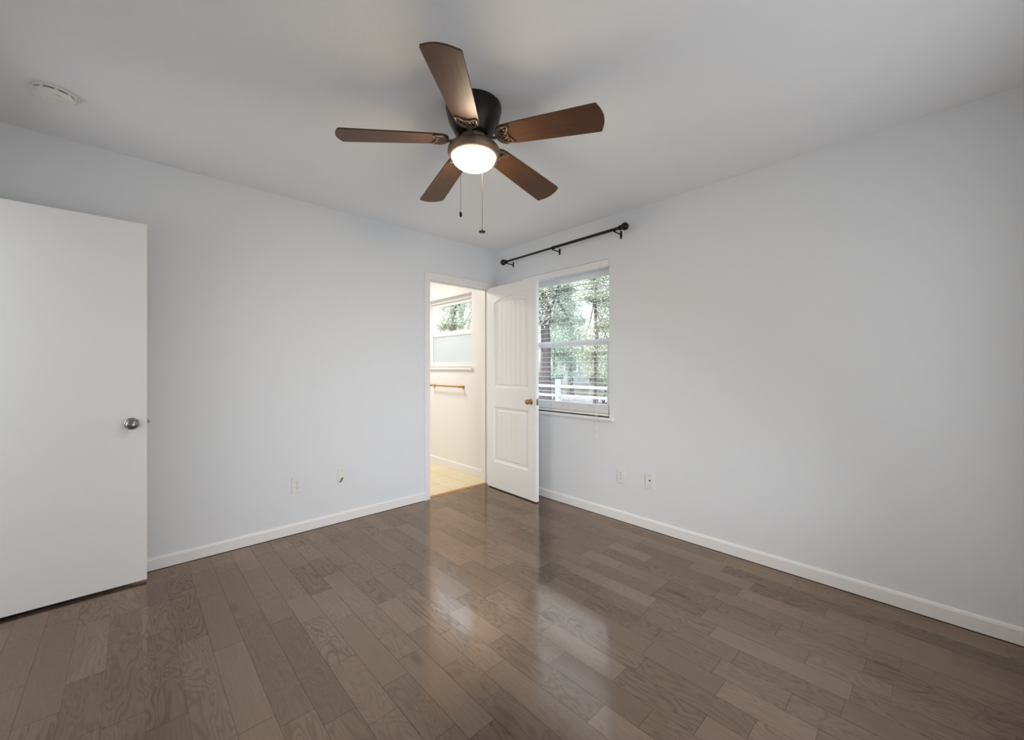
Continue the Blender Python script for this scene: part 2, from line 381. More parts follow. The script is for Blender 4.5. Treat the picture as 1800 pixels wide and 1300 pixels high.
# hall beyond the entry doorway (out of the picture, closes the room)
tag(bx('floor_hall', (-5.4, XW, -1.6, .2, -.05, 0), M['floor']), kind='structure')
tag(bx('ceiling_hall', (-5.4, XW-.12, -1.6, .2, H, H+.25), M['ceiling']), kind='structure')
tag(bx('wall_hall_end', (-5.5, -5.4, -1.7, .3, 0, H), M['wall']), kind='structure')
tag(bx('wall_hall_left', (-5.4, XW-.12, .2, .3, 0, H), M['wall']), kind='structure')
tag(bx('wall_hall_right', (-5.4, XW-.12, -1.7, -1.6, 0, H), M['wall']), kind='structure')

# ------------------------------------------------------------------ windows
def window(n, y0, y1, z0, z1, mid0, mid1, frost, glass_top, glass_bot, sill_y):
    """double-hung window in the right wall; y0 < y1 recess, mid = meeting rail"""
    w = tag(empty('window_%d' % n, (.09, (y0+y1)/2, z0)), kind='structure')
    def P(name, fn, m, par=None, **k):
        bm = bmesh.new(); fn(bm); o = obj(name, bm, m, None, **k)
        o.parent = par or w; o.matrix_parent_inverse = (par.matrix_world if False else Matrix.Translation(w.location)).inverted() if not par else Matrix.Identity(4)
        return o
    fr = .028
    def frame(bm):
        for a in ((y0, y0+fr, z0, z1), (y1-fr, y1, z0, z1)): box(bm, .070, .150, a[0], a[1], a[2], a[3], bevel=.002)
        box(bm, .070, .150, y0+fr, y1-fr, z1-.035, z1, bevel=.002); box(bm, .070, .150, y0+fr, y1-fr, z0, z0+.022, bevel=.002)
    P('window_frame', frame, M['vinyl'])
    st = .045
    def sash(x0, x1, za, zb, rb, rt):
        def f(bm):
            box(bm, x0, x1, y0+fr, y0+fr+st, za, zb, bevel=.002); box(bm, x0, x1, y1-fr-st, y1-fr, za, zb, bevel=.002)
            box(bm, x0, x1, y0+fr+st, y1-fr-st, za, za+rb, bevel=.002); box(bm, x0, x1, y0+fr+st, y1-fr-st, zb-rt, zb, bevel=.002)
        return f
    P('upper_sash', sash(.112, .138, mid0+.005, z1-.035, mid1-mid0-.01, z1-.035-glass_top), M['vinyl'])
    P('lower_sash', sash(.080, .106, z0+.022, mid1, glass_bot-z0-.022, mid1-mid0), M['vinyl'])
    def pane(x, za, zb): return lambda bm: box(bm, x-.002, x+.002, y0+fr+st-.004, y1-fr-st+.004, za, zb)
    P('upper_pane', pane(.125, mid1-.01, glass_top+.004), M['glass'])
    P('lower_pane', pane(.093, glass_bot-.004, mid0+.004), M['frost'] if frost else M['glass'])
    P('sash_lock', lambda bm: box(bm, .070, .082, (y0+y1)/2-.02, (y0+y1)/2+.02, mid1-.006, mid1+.010, bevel=.003), M['brass'] if frost else M['vinyl'])
    P('window_sill', lambda bm: box(bm, -.028, .078, sill_y, y1+.035, z0-.024, z0, bevel=.005), M['trim'])
    return w
window(1, -1.387, -.370, .805, 2.100, 1.408, 1.458, False, 2.000, .872, -1.430)
window(2, .436, 1.450, 1.213, 2.075, 1.612, 1.672, True, 2.000, 1.278, .408)

# made-up rear window frame (behind the camera, the added fill lamps stand before it)
bm = bmesh.new()
for a in ((-2.45, -2.41), (-1.47, -1.43), (-.49, -.45)): box(bm, a[0], a[1], YS-.10, YS-.04, .30, 2.10, bevel=.003)
for a in ((.30, .34), (2.06, 2.10)): box(bm, -2.45, -.45, YS-.10, YS-.04, a[0], a[1], bevel=.003)
tag(obj('window_3', bm, M['vinyl']), kind='structure')

# ------------------------------------------------------------------ doors
def knob_bm(axis, at, scale=1.0, slim=False):
    """round door knob with rose, standing out along axis"""
    bm = bmesh.new(); s = scale
    if slim: prof = [(0, 0), (.030, 0), (.030, .003), (.027, .006), (.014, .008), (.011, .012), (.011, .026), (.016, .030), (.0235, .036), (.026, .044), (.025, .050), (.018, .055), (0, .057)]
    else: prof = [(0, 0), (.032, 0), (.032, .004), (.028, .008), (.013, .011), (.012, .022), (.018, .027), (.026, .034), (.029, .044), (.027, .054), (.020, .061), (.010, .064), (0, .065)]
    lathe(bm, [(r*s, z*s) for r, z in prof], 40, align(axis, at), cap=False); return bm

# flat slab door, opened flat against the left wall
d1 = tag(empty('door_1', (-3.523, -.133, .014)), label='flat white slab door swung open along the left wall', kind='structure')
bx('slab', (0, .761, -.0175, .0175, 0, 2.008), M['door'], d1, bevel=.0015)
obj('knob', knob_bm((0, -1, 0), (.698, -.0175, .886), 1.0), M['nickel'], d1, smooth=True)
obj('knob', knob_bm((0, 1, 0), (.698, .0175, .886), 1.0), M['nickel'], d1, smooth=True)
bm = bmesh.new(); box(bm, .7605, .7622, -.012, .012, .862, .918, bevel=.0005); lp = obj('latch_plate', bm, M['nickel'], d1)
bm = bmesh.new(); box(bm, .762, .772, -.006, .006, .882, .900, bevel=.002); obj('latch_bolt', bm, M['nickel'], lp)
for z in (.2, 1.0, 1.8):
    bm = bmesh.new(); lathe(bm, [(.006, z-.045), (.006, z+.045)], 16, Matrix.Translation((-.004, -.022, 0))); obj('hinge', bm, M['nickel'], d1, smooth=True)

# two-panel arched beadboard door
def panel_door():
    Lw, Hh, T = .705, 2.011, .035
    ang = math.atan2(-.754+.050, -.177+.148)     # door runs from hinge to free edge
    root = tag(empty('door_2', (-.148, -.050, .010), (0, 0, ang)), label='white two-panel beadboard door with arched upper panel, half open to the bathroom', kind='structure')
    grooves = [.3525 + k*.068 for k in range(-3, 4)]
    oL, oR = .102, .603
    def sdist(u, z):
        """signed inward distance from the panel outline (positive inside)"""
        cx, hw = (oL+oR)/2, (oR-oL)/2
        d1_ = min(hw-abs(u-cx), z-.262, .812-z)
        arch = 1.852 + .046*(1-((u-cx)/hw)**2)
        d2_ = min(hw-abs(u-cx), z-.999, arch-z)
        return max(d1_, d2_)
    def depth(u, z):
        d = sdist(u, z)
        if d <= 0: return 0.0
        # ogee: sharp drop, cove, rise to the beadboard field
        if d < .006: p = -.009*(d/.006)
        elif d < .034: p = -.009 - .004*math.sin((d-.006)/.028*PI/2)
        elif d < .040: p = -.013 + .0065*((d-.034)/.006)
        else: p = -.0065
        if d > .040:
            g = min(abs(u-q) for q in grooves)
            if g < .0032: p -= .0042*(1-g/.0032)
        return p
    us = set(np.round(np.arange(0, Lw+1e-6, .015), 4)) | {Lw}
    for q in grooves: us |= {round(q+e, 4) for e in (-.0034, -.0016, 0, .0016, .0034)}
    for e in (0, .003, .006, .013, .020, .027, .034, .037, .040): us |= {round(oL+e, 4), round(oR-e, 4)}
    zs = set(np.round(np.arange(0, Hh+1e-6, .03), 4)) | {Hh}
    for za, sg in ((.262, 1), (.812, -1), (.999, 1)):
        for e in (0, .003, .006, .013, .020, .027, .034, .037, .040): zs.add(round(za+sg*e, 4))
    zs |= set(np.round(np.arange(1.800, 1.902, .0025), 4))
    us = sorted(u for u in us if 0 <= u <= Lw); zs = sorted(z for z in zs if 0 <= z <= Hh)
    verts = []; faces = []; nu, nz = len(us), len(zs)
    for side, off in ((1, -T/2), (-1, T/2)):
        for u in us:
            for z in zs: verts.append((u, off - side*depth(u, z)*1.0 if side == 1 else off + depth(u, z), z))
    idx = lambda s, i, j: s*nu*nz + i*nz + j
    for i in range(nu-1):
        for j in range(nz-1):
            faces.append((idx(0, i, j), idx(0, i+1, j), idx(0, i+1, j+1), idx(0, i, j+1)))
            faces.append((idx(1, i, j), idx(1, i, j+1), idx(1, i+1, j+1), idx(1, i+1, j)))
    for i in range(nu-1):
        for j in (0, nz-1): faces.append((idx(0, i, j), idx(0, i+1, j), idx(1, i+1, j), idx(1, i, j)))
    for j in range(nz-1):
        for i in (0, nu-1): faces.append((idx(0, i, j), idx(0, i, j+1), idx(1, i, j+1), idx(1, i, j)))
    me = bpy.data.meshes.new('panel'); me.from_pydata(verts, [], faces)
    b2 = bmesh.new(); b2.from_mesh(me); bmesh.ops.recalc_face_normals(b2, faces=b2.faces); b2.to_mesh(me); b2.free()
    link('panel', me, M['pdoor'], root)
    # local -y is the face towards the room
    k1 = obj('knob', knob_bm((0, -1, 0), (.634, -T/2, .893), .95, True), M['brass'], root, smooth=True)
    obj('knob', knob_bm((0, 1, 0), (.634, T/2, .893), .95, True), M['brass'], root, smooth=True)
    bm = bmesh.new(); box(bm, Lw-.0004, Lw+.0012, -.0125, .0125, .865, .922, bevel=.0004); lpl = obj('latch_plate', bm, M['nickel'], root)
    bm = bmesh.new(); lathe(bm, [(0, 0), (.0085, 0), (.0085, .009), (.006, .011), (0, .011)], 20, align((1, 0, 0), (Lw+.001, 0, .893)), cap=False); obj('latch_bolt', bm, M['nickel'], lpl, smooth=True)
    for z in (.20, 1.0, 1.80):
        bm = bmesh.new(); lathe(bm, [(0, z-.048), (.006, z-.045), (.006, z+.045), (0, z+.048)], 16, Matrix.Translation((-.006, .020, 0)), cap=False); obj('hinge', bm, M['brass'], root, smooth=True)
    return root
panel_door()

# ------------------------------------------------------------------ ceiling fan
FX, FY = -1.651, -1.723
fan = tag(empty('ceiling_fan', (FX, FY, H)), 'dark bronze ceiling fan with five walnut blades and a lit glass bowl', 'ceiling fan')
def fl(z): return z - H
bm = bmesh.new(); lathe(bm, [(0, fl(2.4395)), (.130, fl(2.4395)), (.131, fl(2.425)), (.127, fl(2.410)), (.1235, fl(2.392)), (.118, fl(2.368)), (.106, fl(2.345)), (.095, fl(2.322)), (.084, fl(2.305)), (.072, fl(2.297)), (0, fl(2.297))], 64, cap=False)
obj('motor_housing', bm, M['fan_black'], fan, smooth=True)
bm = bmesh.new(); lathe(bm, [(0, fl(2.298)), (.062, fl(2.298)), (.066, fl(2.292)), (.066, fl(2.276)), (.058, fl(2.272)), (.058, fl(2.258)), (0, fl(2.258))], 48, cap=False)
for k in range(10):
    a = 2*PI*k/10+.3; lathe(bm, [(0, 0), (.006, 0), (.006, .004), (0, .006)], 10, align((math.cos(a), math.sin(a), 0), (.064*math.cos(a), .064*math.sin(a), fl(2.284))), cap=False)
obj('flywheel', bm, M['fan_bronze'], fan, smooth=True)
bm = bmesh.new(); lathe(bm, [(0, fl(2.268)), (.050, fl(2.268)), (.075, fl(2.265)), (.098, fl(2.258)), (.114, fl(2.248)), (.1215, fl(2.236)), (.1225, fl(2.224)), (.118, fl(2.213)), (.110, fl(2.205)), (.104, fl(2.203)), (.102, fl(2.210)), (0, fl(2.212))], 64, cap=False)
obj('light_fitter', bm, M['fan_bronze'], fan, smooth=True)
bm = bmesh.new(); lathe(bm, [(0, fl(2.211))] + [(.1035*math.cos(t), fl(2.206) - .062*math.sin(t)) for t in np.linspace(0, PI/2, 16)[:-1]] + [(0, fl(2.144))], 64, cap=False)
obj('glass_bowl', bm, M['bowl'], fan, smooth=True)

def blade_mesh():
    R0, R1, hw0, hw1 = .118, .600, .056, .0735
    out = []
    top = []
    # half outline (positive y) from root to tip
    for t in np.linspace(0, PI/2, 9): top.append((R0+.055 - .055*math.cos(t)**1.0, hw0*math.sin(t)**.8))
    for s in np.linspace(.12, 1, 10): top.append((R0+.055 + (R1-.016-R0-.055)*s, hw0 + (hw1-hw0)*(s**.8)))
    for t in np.linspace(.2, PI/2, 5): top.append((R1-.016+.012*math.sin(t), hw1-.012+.012*math.cos(t)))
    for s in (.75, .45, .15): top.append((R1-.004+.016*(1-s**2), (hw1-.012)*s))
    out = top + [(x, -y) for x, y in reversed(top[1:])]
    bm = bmesh.new(); prism(bm, out, -.003, .003); return bm
def iron_mesh():
    bm = bmesh.new()
    # arm from the flywheel, dropping to the plate
    tube(bm, [(.050, 0, .010), (.075, 0, .006), (.095, 0, -.006), (.112, 0, -.010), (.130, 0, -.008)], [.0065, .006, .006, .0065, .007], 10)
    def loop(cx, cy, a, b, rot, sharp=0):
        pts = []
        for i in range(26):
            t = 2*PI*i/26; x = a*math.cos(t); y = b*math.sin(t)*(1 - sharp*math.cos(t))
            pts.append((cx + x*math.cos(rot) - y*math.sin(rot), cy + x*math.sin(rot) + y*math.cos(rot), -.0065))
        tube(bm, pts, .0042, 8, closed=True)
    loop(.150, 0, .026, .018, 0)
    loop(.163, .027, .033, .0155, .62, .35)
    loop(.163, -.027, .033, .0155, -.62, .35)
    # outer scroll arms hugging the blade root
    for s in (1, -1):
        tube(bm, [(.120, 0, -.0075), (.124, s*.020, -.0065), (.136, s*.037, -.006), (.156, s*.048, -.006), (.180, s*.047, -.006)], [.005, .0055, .0055, .005, .003], 8)
    for x, y in ((.150, 0), (.170, .030), (.170, -.030)):
        lathe(bm, [(0, -.010), (.005, -.0095), (.006, -.003), (0, -.003)], 12, Matrix.Translation((x, y, 0)), cap=False)
    return bm
TILT = Matrix(((1, 0, 0, 0), (0, 1, 0, 0), (-.021, -.033, 1, 0), (0, 0, 0, 1)))
tn = Vector((.021, .033, 1)).normalized(); tilt_rot = Vector((0, 0, 1)).rotation_difference(tn).to_matrix().to_4x4()
PITCH, DROOP, ZR = -.2037, math.radians(5.2), 2.283
blade0 = iron0 = None
for k in range(5):
    a = -2.42 + k*2*PI/5
    mt = Matrix.Translation((0, 0, fl(ZR)+.004)) @ tilt_rot @ Matrix.Rotation(a, 4, 'Z') @ Matrix.Rotation(DROOP, 4, 'Y') 
    if k == 0:
        blade0 = obj('blade', blade_mesh(), M['blade'], fan); iron0 = obj('blade_bracket', iron_mesh(), M['fan_bronze'], fan, smooth=True)
        b_, i_ = blade0, iron0
    else:
        b_, i_ = blade0.copy(), iron0.copy(); COL.objects.link(b_); COL.objects.link(i_)
    b_.matrix_local = mt @ Matrix.Rotation(PITCH, 4, 'X'); i_.matrix_local = mt @ Matrix.Rotation(PITCH, 4, 'X')
    b_.parent = fan; i_.parent = fan
# pull chains: one before the bowl, one behind it
vd = Vector((.686, .727, 0)); vr = Vector((.727, -.686, 0))
def chain(off, z0, z1, disc):
    p = off; bm = bmesh.new()
    tube(bm, [(p.x*.9, p.y*.9, fl(z0)), (p.x, p.y, fl(z0-.012)), (p.x, p.y, fl((z0+z1)/2)), (p.x, p.y, fl(z1))], .0011, 6)
    z = z0-.02
    while z > z1:
        lathe(bm, [(0, fl(z)-.0018), (.0018, fl(z)), (0, fl(z)+.0018)], 6, Matrix.Translation((p.x, p.y, 0)), cap=False); z -= .008
    c = obj('pull_chain', bm, M['fan_black'], fan)
    bm = bmesh.new()
    if disc: lathe(bm, [(0, .012), (.003, .010), (.004, .004), (.0155, .002), (.0165, -.001), (.0155, -.004), (.012, -.005), (0, -.005)], 28, Matrix.Translation((p.x, p.y, fl(z1))), cap=False)
    else: lathe(bm, [(0, .004), (.003, .002), (.0055, -.006), (.0062, -.016), (.004, -.024), (0, -.025)], 20, Matrix.Translation((p.x, p.y, fl(z1))), cap=False)
    obj('chain_pendant', bm, M['fan_black'], c, smooth=True)
chain(vd*-.112 + vr*-.0475, 2.212, 1.905, False)
chain(vd*.075 + vr*.034, 2.240, 1.878, True)

# ------------------------------------------------------------------ smoke detector
sd = tag(empty('smoke_detector', (-3.078, -.525, H)), 'round white smoke detector on the ceiling near the left wall', 'smoke detector')
bm = bmesh.new(); lathe(bm, [(0, -.0002), (.070, -.0002), (.070, -.008), (.066, -.012), (0, -.012)], 56, cap=False); obj('base', bm, M['plastic'], sd, smooth=True)
bm = bmesh.new(); lathe(bm, [(0, -.011), (.058, -.011), (.058, -.020), (0, -.020)], 48, cap=False); obj('vent_ring', bm, M['dark'], sd)
bm = bmesh.new(); lathe(bm, [(0, -.018), (.066, -.018), (.066, -.024), (.061, -.032), (.040, -.036), (.022, -.0365), (.020, -.034), (0, -.034)], 56, cap=False)
for k in range(9):
    a = 2*PI*k/9; r_ = .061
    m4 = Matrix.Rotation(a, 4, 'Z') @ Matrix.Translation((r_, 0, -.015)); q = bmesh.ops.create_cube(bm, size=1)['verts']
    for v in q: v.co = m4 @ Vector((v.co.x*.008, v.co.y*.012, v.co.z*.008))
cap_ = obj('cover', bm, M['plastic'], sd, smooth=True)
bm = bmesh.new(); lathe(bm, [(0, -.0385), (.010, -.0385), (.011, -.036), (.011, -.033)], 20, Matrix.Translation((.012, -.040, .002)), cap=False); obj('test_button', bm, M['plastic'], cap_)

# ------------------------------------------------------------------ curtain rod
rx = -.10
rod = tag(empty('curtain_rod', (0, -.90, 2.25)), 'black curtain rod with ball finials on the right wall above the window', 'curtain rod')
def wl_(p): return (p[0], p[1]+.90, p[2]-2.25)
zL, zR = 2.271, 2.284
zz = lambda y: zL + (zR-zL)*(-.216-y)/1.37
bm = bmesh.new()
tube(bm, [wl_((rx, -.25, zz(-.25))), wl_((rx, -.90, zz(-.90)))], .0095, 20); obj('thin_pole', bm, M['rod'], rod, smooth=True)
bm = bmesh.new()
tube(bm, [wl_((rx, -.870, zz(-.870))), wl_((rx, -1.535, zz(-1.535)))], .0120, 20)
tube(bm, [wl_((rx, -.862, zz(-.862))), wl_((rx, -.888, zz(-.888)))], .0145, 20); obj('thick_pole', bm, M['rod'], rod, smooth=True)
def finial(y, sg, s):
    bm = bmesh.new(); R_ = .030
    prof = [(0, -.058), (.012, -.058), (.0125, -.050), (.018, -.047), (.018, -.042), (.011, -.039), (.011, -.036), (.019, -.033), (.020, -.028), (.018, -.024), (.011, -.022), (.011, -.0285+.004)]
    prof = [(r*s, z*s*1.0 - .002) for r, z in prof] + [(R_*math.sin(t), -R_*math.cos(t)) for t in np.linspace(.36, PI, 18)[:-1]] + [(0, R_)]
    lathe(bm, prof, 32, align((0, sg, 0), wl_((rx, y, zz(y)))), cap=False); obj('finial', bm, M['rod'], rod, smooth=True)
finial(-1.590, -1, 1.0); finial(-.214, 1, .95)
for y in (-1.497, -.867, -.256):
    bm = bmesh.new(); z = zz(y)
    box(bm, -.004, -.0002, y-.0085, y+.0085, 2.232, z+.012, bevel=.0015)
    tube(bm, [(-.002, y, z-.016), (-.05, y, z-.017), (rx, y, z-.016)], .005, 10)
    tube(bm, [(rx+.016*math.cos(t), y, z+.016*math.sin(t)) for t in np.linspace(-PI*.98, .02, 10)], .0045, 8)
    for v in bm.verts: v.co = Vector(wl_(v.co))
    br = obj('bracket', bm, M['rod'], rod, smooth=True)
    bm = bmesh.new(); lathe(bm, [(0, .003), (.0035, .002), (.0035, 0), (0, 0)], 10, align((-1, 0, 0), wl_((-.004, y, 2.242))), cap=False); obj('screw', bm, M['nickel'], br)

# ------------------------------------------------------------------ window blind
bl = tag(empty('window_blind', (.035, -.8785, 2.10)), 'white horizontal slat blind hanging open in the bedroom window', 'blind')
Y0, Y1 = -1.378, -.379
def lo(bm):
    for v in bm.verts: v.co = v.co - Vector((.035, -.8785, 2.10))
    return bm
bm = bmesh.new(); box(bm, .004, .060, Y0, Y1, 2.042, 2.0985, bevel=.002); obj('headrail', lo(bm), M['slat'], bl)
for y in (Y0-.006, Y1-.008):
    bm = bmesh.new(); box(bm, .001, .062, y, y+.016, 2.040, 2.0995, bevel=.001); obj('headrail_bracket', lo(bm), M['plastic'], bl)
bm = bmesh.new(); nsl = 0
def slat(zc, tilt=0.0, bow=.0028, hh=.0009, w=.016):
    rows = []
    for s in (-1, -.5, 0, .5, 1):
        x = s*w; z = bow*(1-s*s); xr = x*math.cos(tilt)-z*math.sin(tilt); zr = x*math.sin(tilt)+z*math.cos(tilt)
        rows.append((xr, zr))
    A = []
    for th in (-hh, hh):
        A.append([[bm.verts.new((.034+x, y, zc+z+th)) for y in (Y0+.004, Y1-.004)] for x, z in rows])
    for sgi in (0, 1):
        for i in range(4): bm.faces.new((A[sgi][i][0], A[sgi][i+1][0], A[sgi][i+1][1], A[sgi][i][1]))
    for i in (0, 4): bm.faces.new((A[0][i][0], A[0][i][1], A[1][i][1], A[1][i][0]))
    for e in (0, 1):
        for i in range(4): bm.faces.new((A[0][i][e], A[0][i+1][e], A[1][i+1][e], A[1][i][e]))
slz = [1.935-.0448*k for k in range(23)]
for z in slz: slat(z, tilt=.07, bow=.0014)
for k in range(12): slat(.838+.0058*k, hh=.0024, w=.025)
obj('slats', lo(bm), M['slat'], bl)
bm = bmesh.new(); box(bm, .009, .059, Y0+.003, Y1-.003, .812, .832, bevel=.003); obj('bottom_rail', lo(bm), M['slat'], bl)
for y in (-1.262, -.968, -.760, -.500):
    bm = bmesh.new()
    for x in (.0075, .0605): tube(bm, [(x, y, 2.045), (x, y, 1.4), (x, y, .83)], .0009, 6)
    obj('ladder_cord', lo(bm), M['cord'], bl)
for dy, zb in ((0, .709), (-.012, .645)):
    y = -1.279+dy; bm = bmesh.new()
    tube(bm, [(.002, y+.012, 2.05), (.000, y+.010, 1.5), (-.006, y+.004, 1.0), (-.033, y, .812), (-.034, y, .75), (-.034, y, zb+.02)], .0013, 6)
    c = obj('lift_cord', lo(bm), M['cord'], bl)
    bm = bmesh.new(); lathe(bm, [(0, .026), (.0035, .024), (.006, .004), (.006, 0), (0, 0)], 16, Matrix.Translation((-.034, y, zb-.004)), cap=False); obj('tassel', lo(bm), M['plastic'], c, smooth=True)

# ------------------------------------------------------------------ wall plates
def wall_plate(name, axis, u, z, kind):
    """axis 'y': on the left wall (normal -y); 'x': on the right wall (normal -x)"""
    root = empty(name, (u, 0, z) if axis == 'y' else (0, u, z), (0, 0, 0) if axis == 'y' else (0, 0, -PI/2))
    bm = bmesh.new(); box(bm, -.035, .035, -.0062, -.0002, -.0575, .0575, bevel=.0025); obj('cover_plate', bm, M['plastic'], root)
    def screw(z_):
        b_ = bmesh.new(); lathe(b_, [(0, .0016), (.003, .0012), (.0035, 0)], 12, align((0, -1, 0), (0, -.006, z_)), cap=False); return obj('screw', b_, M['nickel'], root)
    if kind == 'outlet':
        for zc in (.0195, -.0195):
            b_ = bmesh.new(); pts = []
            for t in np.linspace(0, 2*PI, 28, endpoint=False):
                x, y = .0172*math.cos(t), .0172*math.sin(t); pts.append((x, max(-.0135, min(.0135, y))))
            prism(b_, pts, 0, .0018)
            for v in b_.verts: v.co = Vector((v.co.x, -.0062-v.co.z, v.co.y+zc))
            f = obj('receptacle', b_, M['plastic'], root)
            b_ = bmesh.new()
            for x, hh in ((-.0063, .0045), (.0063, .0037)): box(b_, x-.0011, x+.0011, -.0084, -.0079, zc+.004-hh, zc+.004+hh)
            lathe(b_, [(0, .0004), (.0026, .0004), (.0026, 0)], 12, align((0, -1, 0), (0, -.0080, zc-.0075)), cap=False)
            obj('slots', b_, M['dark'], f)
        screw(0)
    elif kind == 'cable':
        screw(.042); screw(-.042)
        b_ = bmesh.new(); lathe(b_, [(0, .001), (.0065, .001), (.0065, 0)], 16, align((0, -1, 0), (0, -.006, -.018)), cap=False); h_ = obj('cable_hole', b_, M['dark'], root)
        b_ = bmesh.new(); tube(b_, [(.001, -.004, -.018), (-.004, -.014, -.022), (-.014, -.022, -.031), (-.024, -.024, -.040)], .0034, 10); obj('cable_stub', b_, M['dark'], root, smooth=True)
    else:
        screw(.042); screw(-.042)
        b_ = bmesh.new(); box(b_, -.006, .006, -.0068, -.0060, -.002, .010); obj('jack', b_, M['dark'], root)
    return root
tag(wall_plate('wall_outlet', 'y', -1.945, .355, 'outlet'), 'white duplex outlet on the left wall below', 'outlet', 'duplex outlets')['label'] = 'white duplex outlet low on the left wall, beside the black cable plate'
tag(wall_plate('cable_plate', 'y', -1.619, .359, 'cable'), 'white wall plate with a black cable stub sticking out, left wall', 'wall plate')
tag(wall_plate('wall_outlet', 'x', -1.500, .358, 'outlet'), 'white duplex outlet low on the right wall below the window', 'outlet', 'duplex outlets')
tag(wall_plate('jack_plate', 'x', -1.742, .363, 'jack'), 'white wall plate with one small dark jack, low on the right wall', 'wall plate')

# ------------------------------------------------------------------ towel bar in the bathroom
tb = tag(empty('towel_bar', (0, .90, .99)), 'gold brass towel bar on the bathroom wall under the window', 'towel bar')
bm = bmesh.new(); tube(bm, [(-.058, -.32, 0), (-.058, .32, 0)], .0085, 16); obj('bar', bm, M['gold'], tb, smooth=True)
for y in (-.305, .305):
    bm = bmesh.new(); lathe(bm, [(0, 0), (.026, 0), (.026, .006), (.020, .012), (.012, .020), (.011, .048), (.014, .054), (.014, .066), (.008, .071), (0, .071)], 28, align((-1, 0, 0), (-.0003, y, 0)), cap=False); obj('post', bm, M['gold'], tb, smooth=True)

# ------------------------------------------------------------------ outside
GZ = -.15
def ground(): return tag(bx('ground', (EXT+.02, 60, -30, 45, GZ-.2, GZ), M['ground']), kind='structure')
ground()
tag(bx('driveway', (8.6, 12.0, -30, 45, GZ, GZ+.02), M['concrete']), kind='structure')
# white two-rail fence
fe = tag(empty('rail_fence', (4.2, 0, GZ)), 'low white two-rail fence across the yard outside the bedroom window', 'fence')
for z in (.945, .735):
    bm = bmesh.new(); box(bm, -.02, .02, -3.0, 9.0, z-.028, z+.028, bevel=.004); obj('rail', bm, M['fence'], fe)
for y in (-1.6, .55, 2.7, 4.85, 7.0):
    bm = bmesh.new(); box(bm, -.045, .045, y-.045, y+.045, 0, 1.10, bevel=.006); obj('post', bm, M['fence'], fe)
# neighbouring house
ho = tag(empty('neighbour_house', (24, 12, GZ)), 'pale stucco house beyond the trees behind the bedroom window', 'house')
bx('walls', (0, 7, -9, 8, 0, 3.0), M['stucco'], ho)
bm = bmesh.new()
A = [bm.verts.new(p) for p in ((-.6, -9.6, 2.9), (7.6, -9.6, 2.9), (7.6, 8.6, 2.9), (-.6, 8.6, 2.9), (3.5, -9.6, 5.0), (3.5, 8.6, 5.0))]
for f in ((0, 1, 2, 3), (0, 3, 5, 4), (1, 4, 5, 2), (0, 4, 1), (3, 2, 5)): bm.faces.new([A[i] for i in f])
obj('roof', bm, M['roofing'], ho)
for y in (-6.5, -2.2, 2.5, 6.0):
    w_ = bx('window', (-.05, .02, y-.7, y+.7, 1.0, 2.3), M['fence'], ho); bx('pane', (-.06, -.045, y-.6, y+.6, 1.1, 2.2), M['win_dark'], w_)

def leaves(name, blobs, n, m, parent, size=(.032, .062), seed=1):
    """a crown of single leaves scattered in ellipsoid clusters: each leaf a folded quad pair"""
    r = np.random.default_rng(seed); vol = np.array([b[3]*b[4]*b[5] for b in blobs]); pick = r.choice(len(blobs), n, p=vol/vol.sum())
    B = np.array(blobs)[pick]; d = r.normal(size=(n, 3)); d /= np.linalg.norm(d, axis=1, keepdims=True); rad = r.random(n)**.42
    # clump the leaves in sprays
    c = B[:, :3] + d*rad[:, None]*B[:, 3:6]
    c += .10*np.sin(c*7.3 + 1.7)
    L_ = r.uniform(*size, n); Wd = L_*r.uniform(.50, .75, n)
    t = r.normal(size=(n, 3)); t[:, 2] -= .25; t /= np.linalg.norm(t, axis=1, keepdims=True)
    s = np.cross(t, r.normal(size=(n, 3))); s /= np.linalg.norm(s, axis=1, keepdims=True); nn = np.cross(t, s)
    p0 = c; p1 = c + t*L_[:, None]; pm = c + t*(L_*.45)[:, None] - nn*(Wd*.15)[:, None]
    a = pm + s*(Wd*.5)[:, None] + nn*(Wd*.25)[:, None]; b = pm - s*(Wd*.5)[:, None] + nn*(Wd*.25)[:, None]
    V = np.stack([p0, a, p1, b], 1).reshape(-1, 3).astype(np.float32)
    me = bpy.data.meshes.new(name); me.vertices.add(len(V)); me.vertices.foreach_set('co', V.ravel())
    me.loops.add(n*4); me.loops.foreach_set('vertex_index', np.arange(n*4, dtype=np.int32)); me.polygons.add(n)
    me.polygons.foreach_set('loop_start', np.arange(0, n*4, 4, dtype=np.int32)); me.update(calc_edges=True)
    at = me.attributes.new('leaf', 'FLOAT', 'POINT'); at.data.foreach_set('value', np.repeat(r.random(n), 4).astype(np.float32))
    return link(name, me, m, parent)
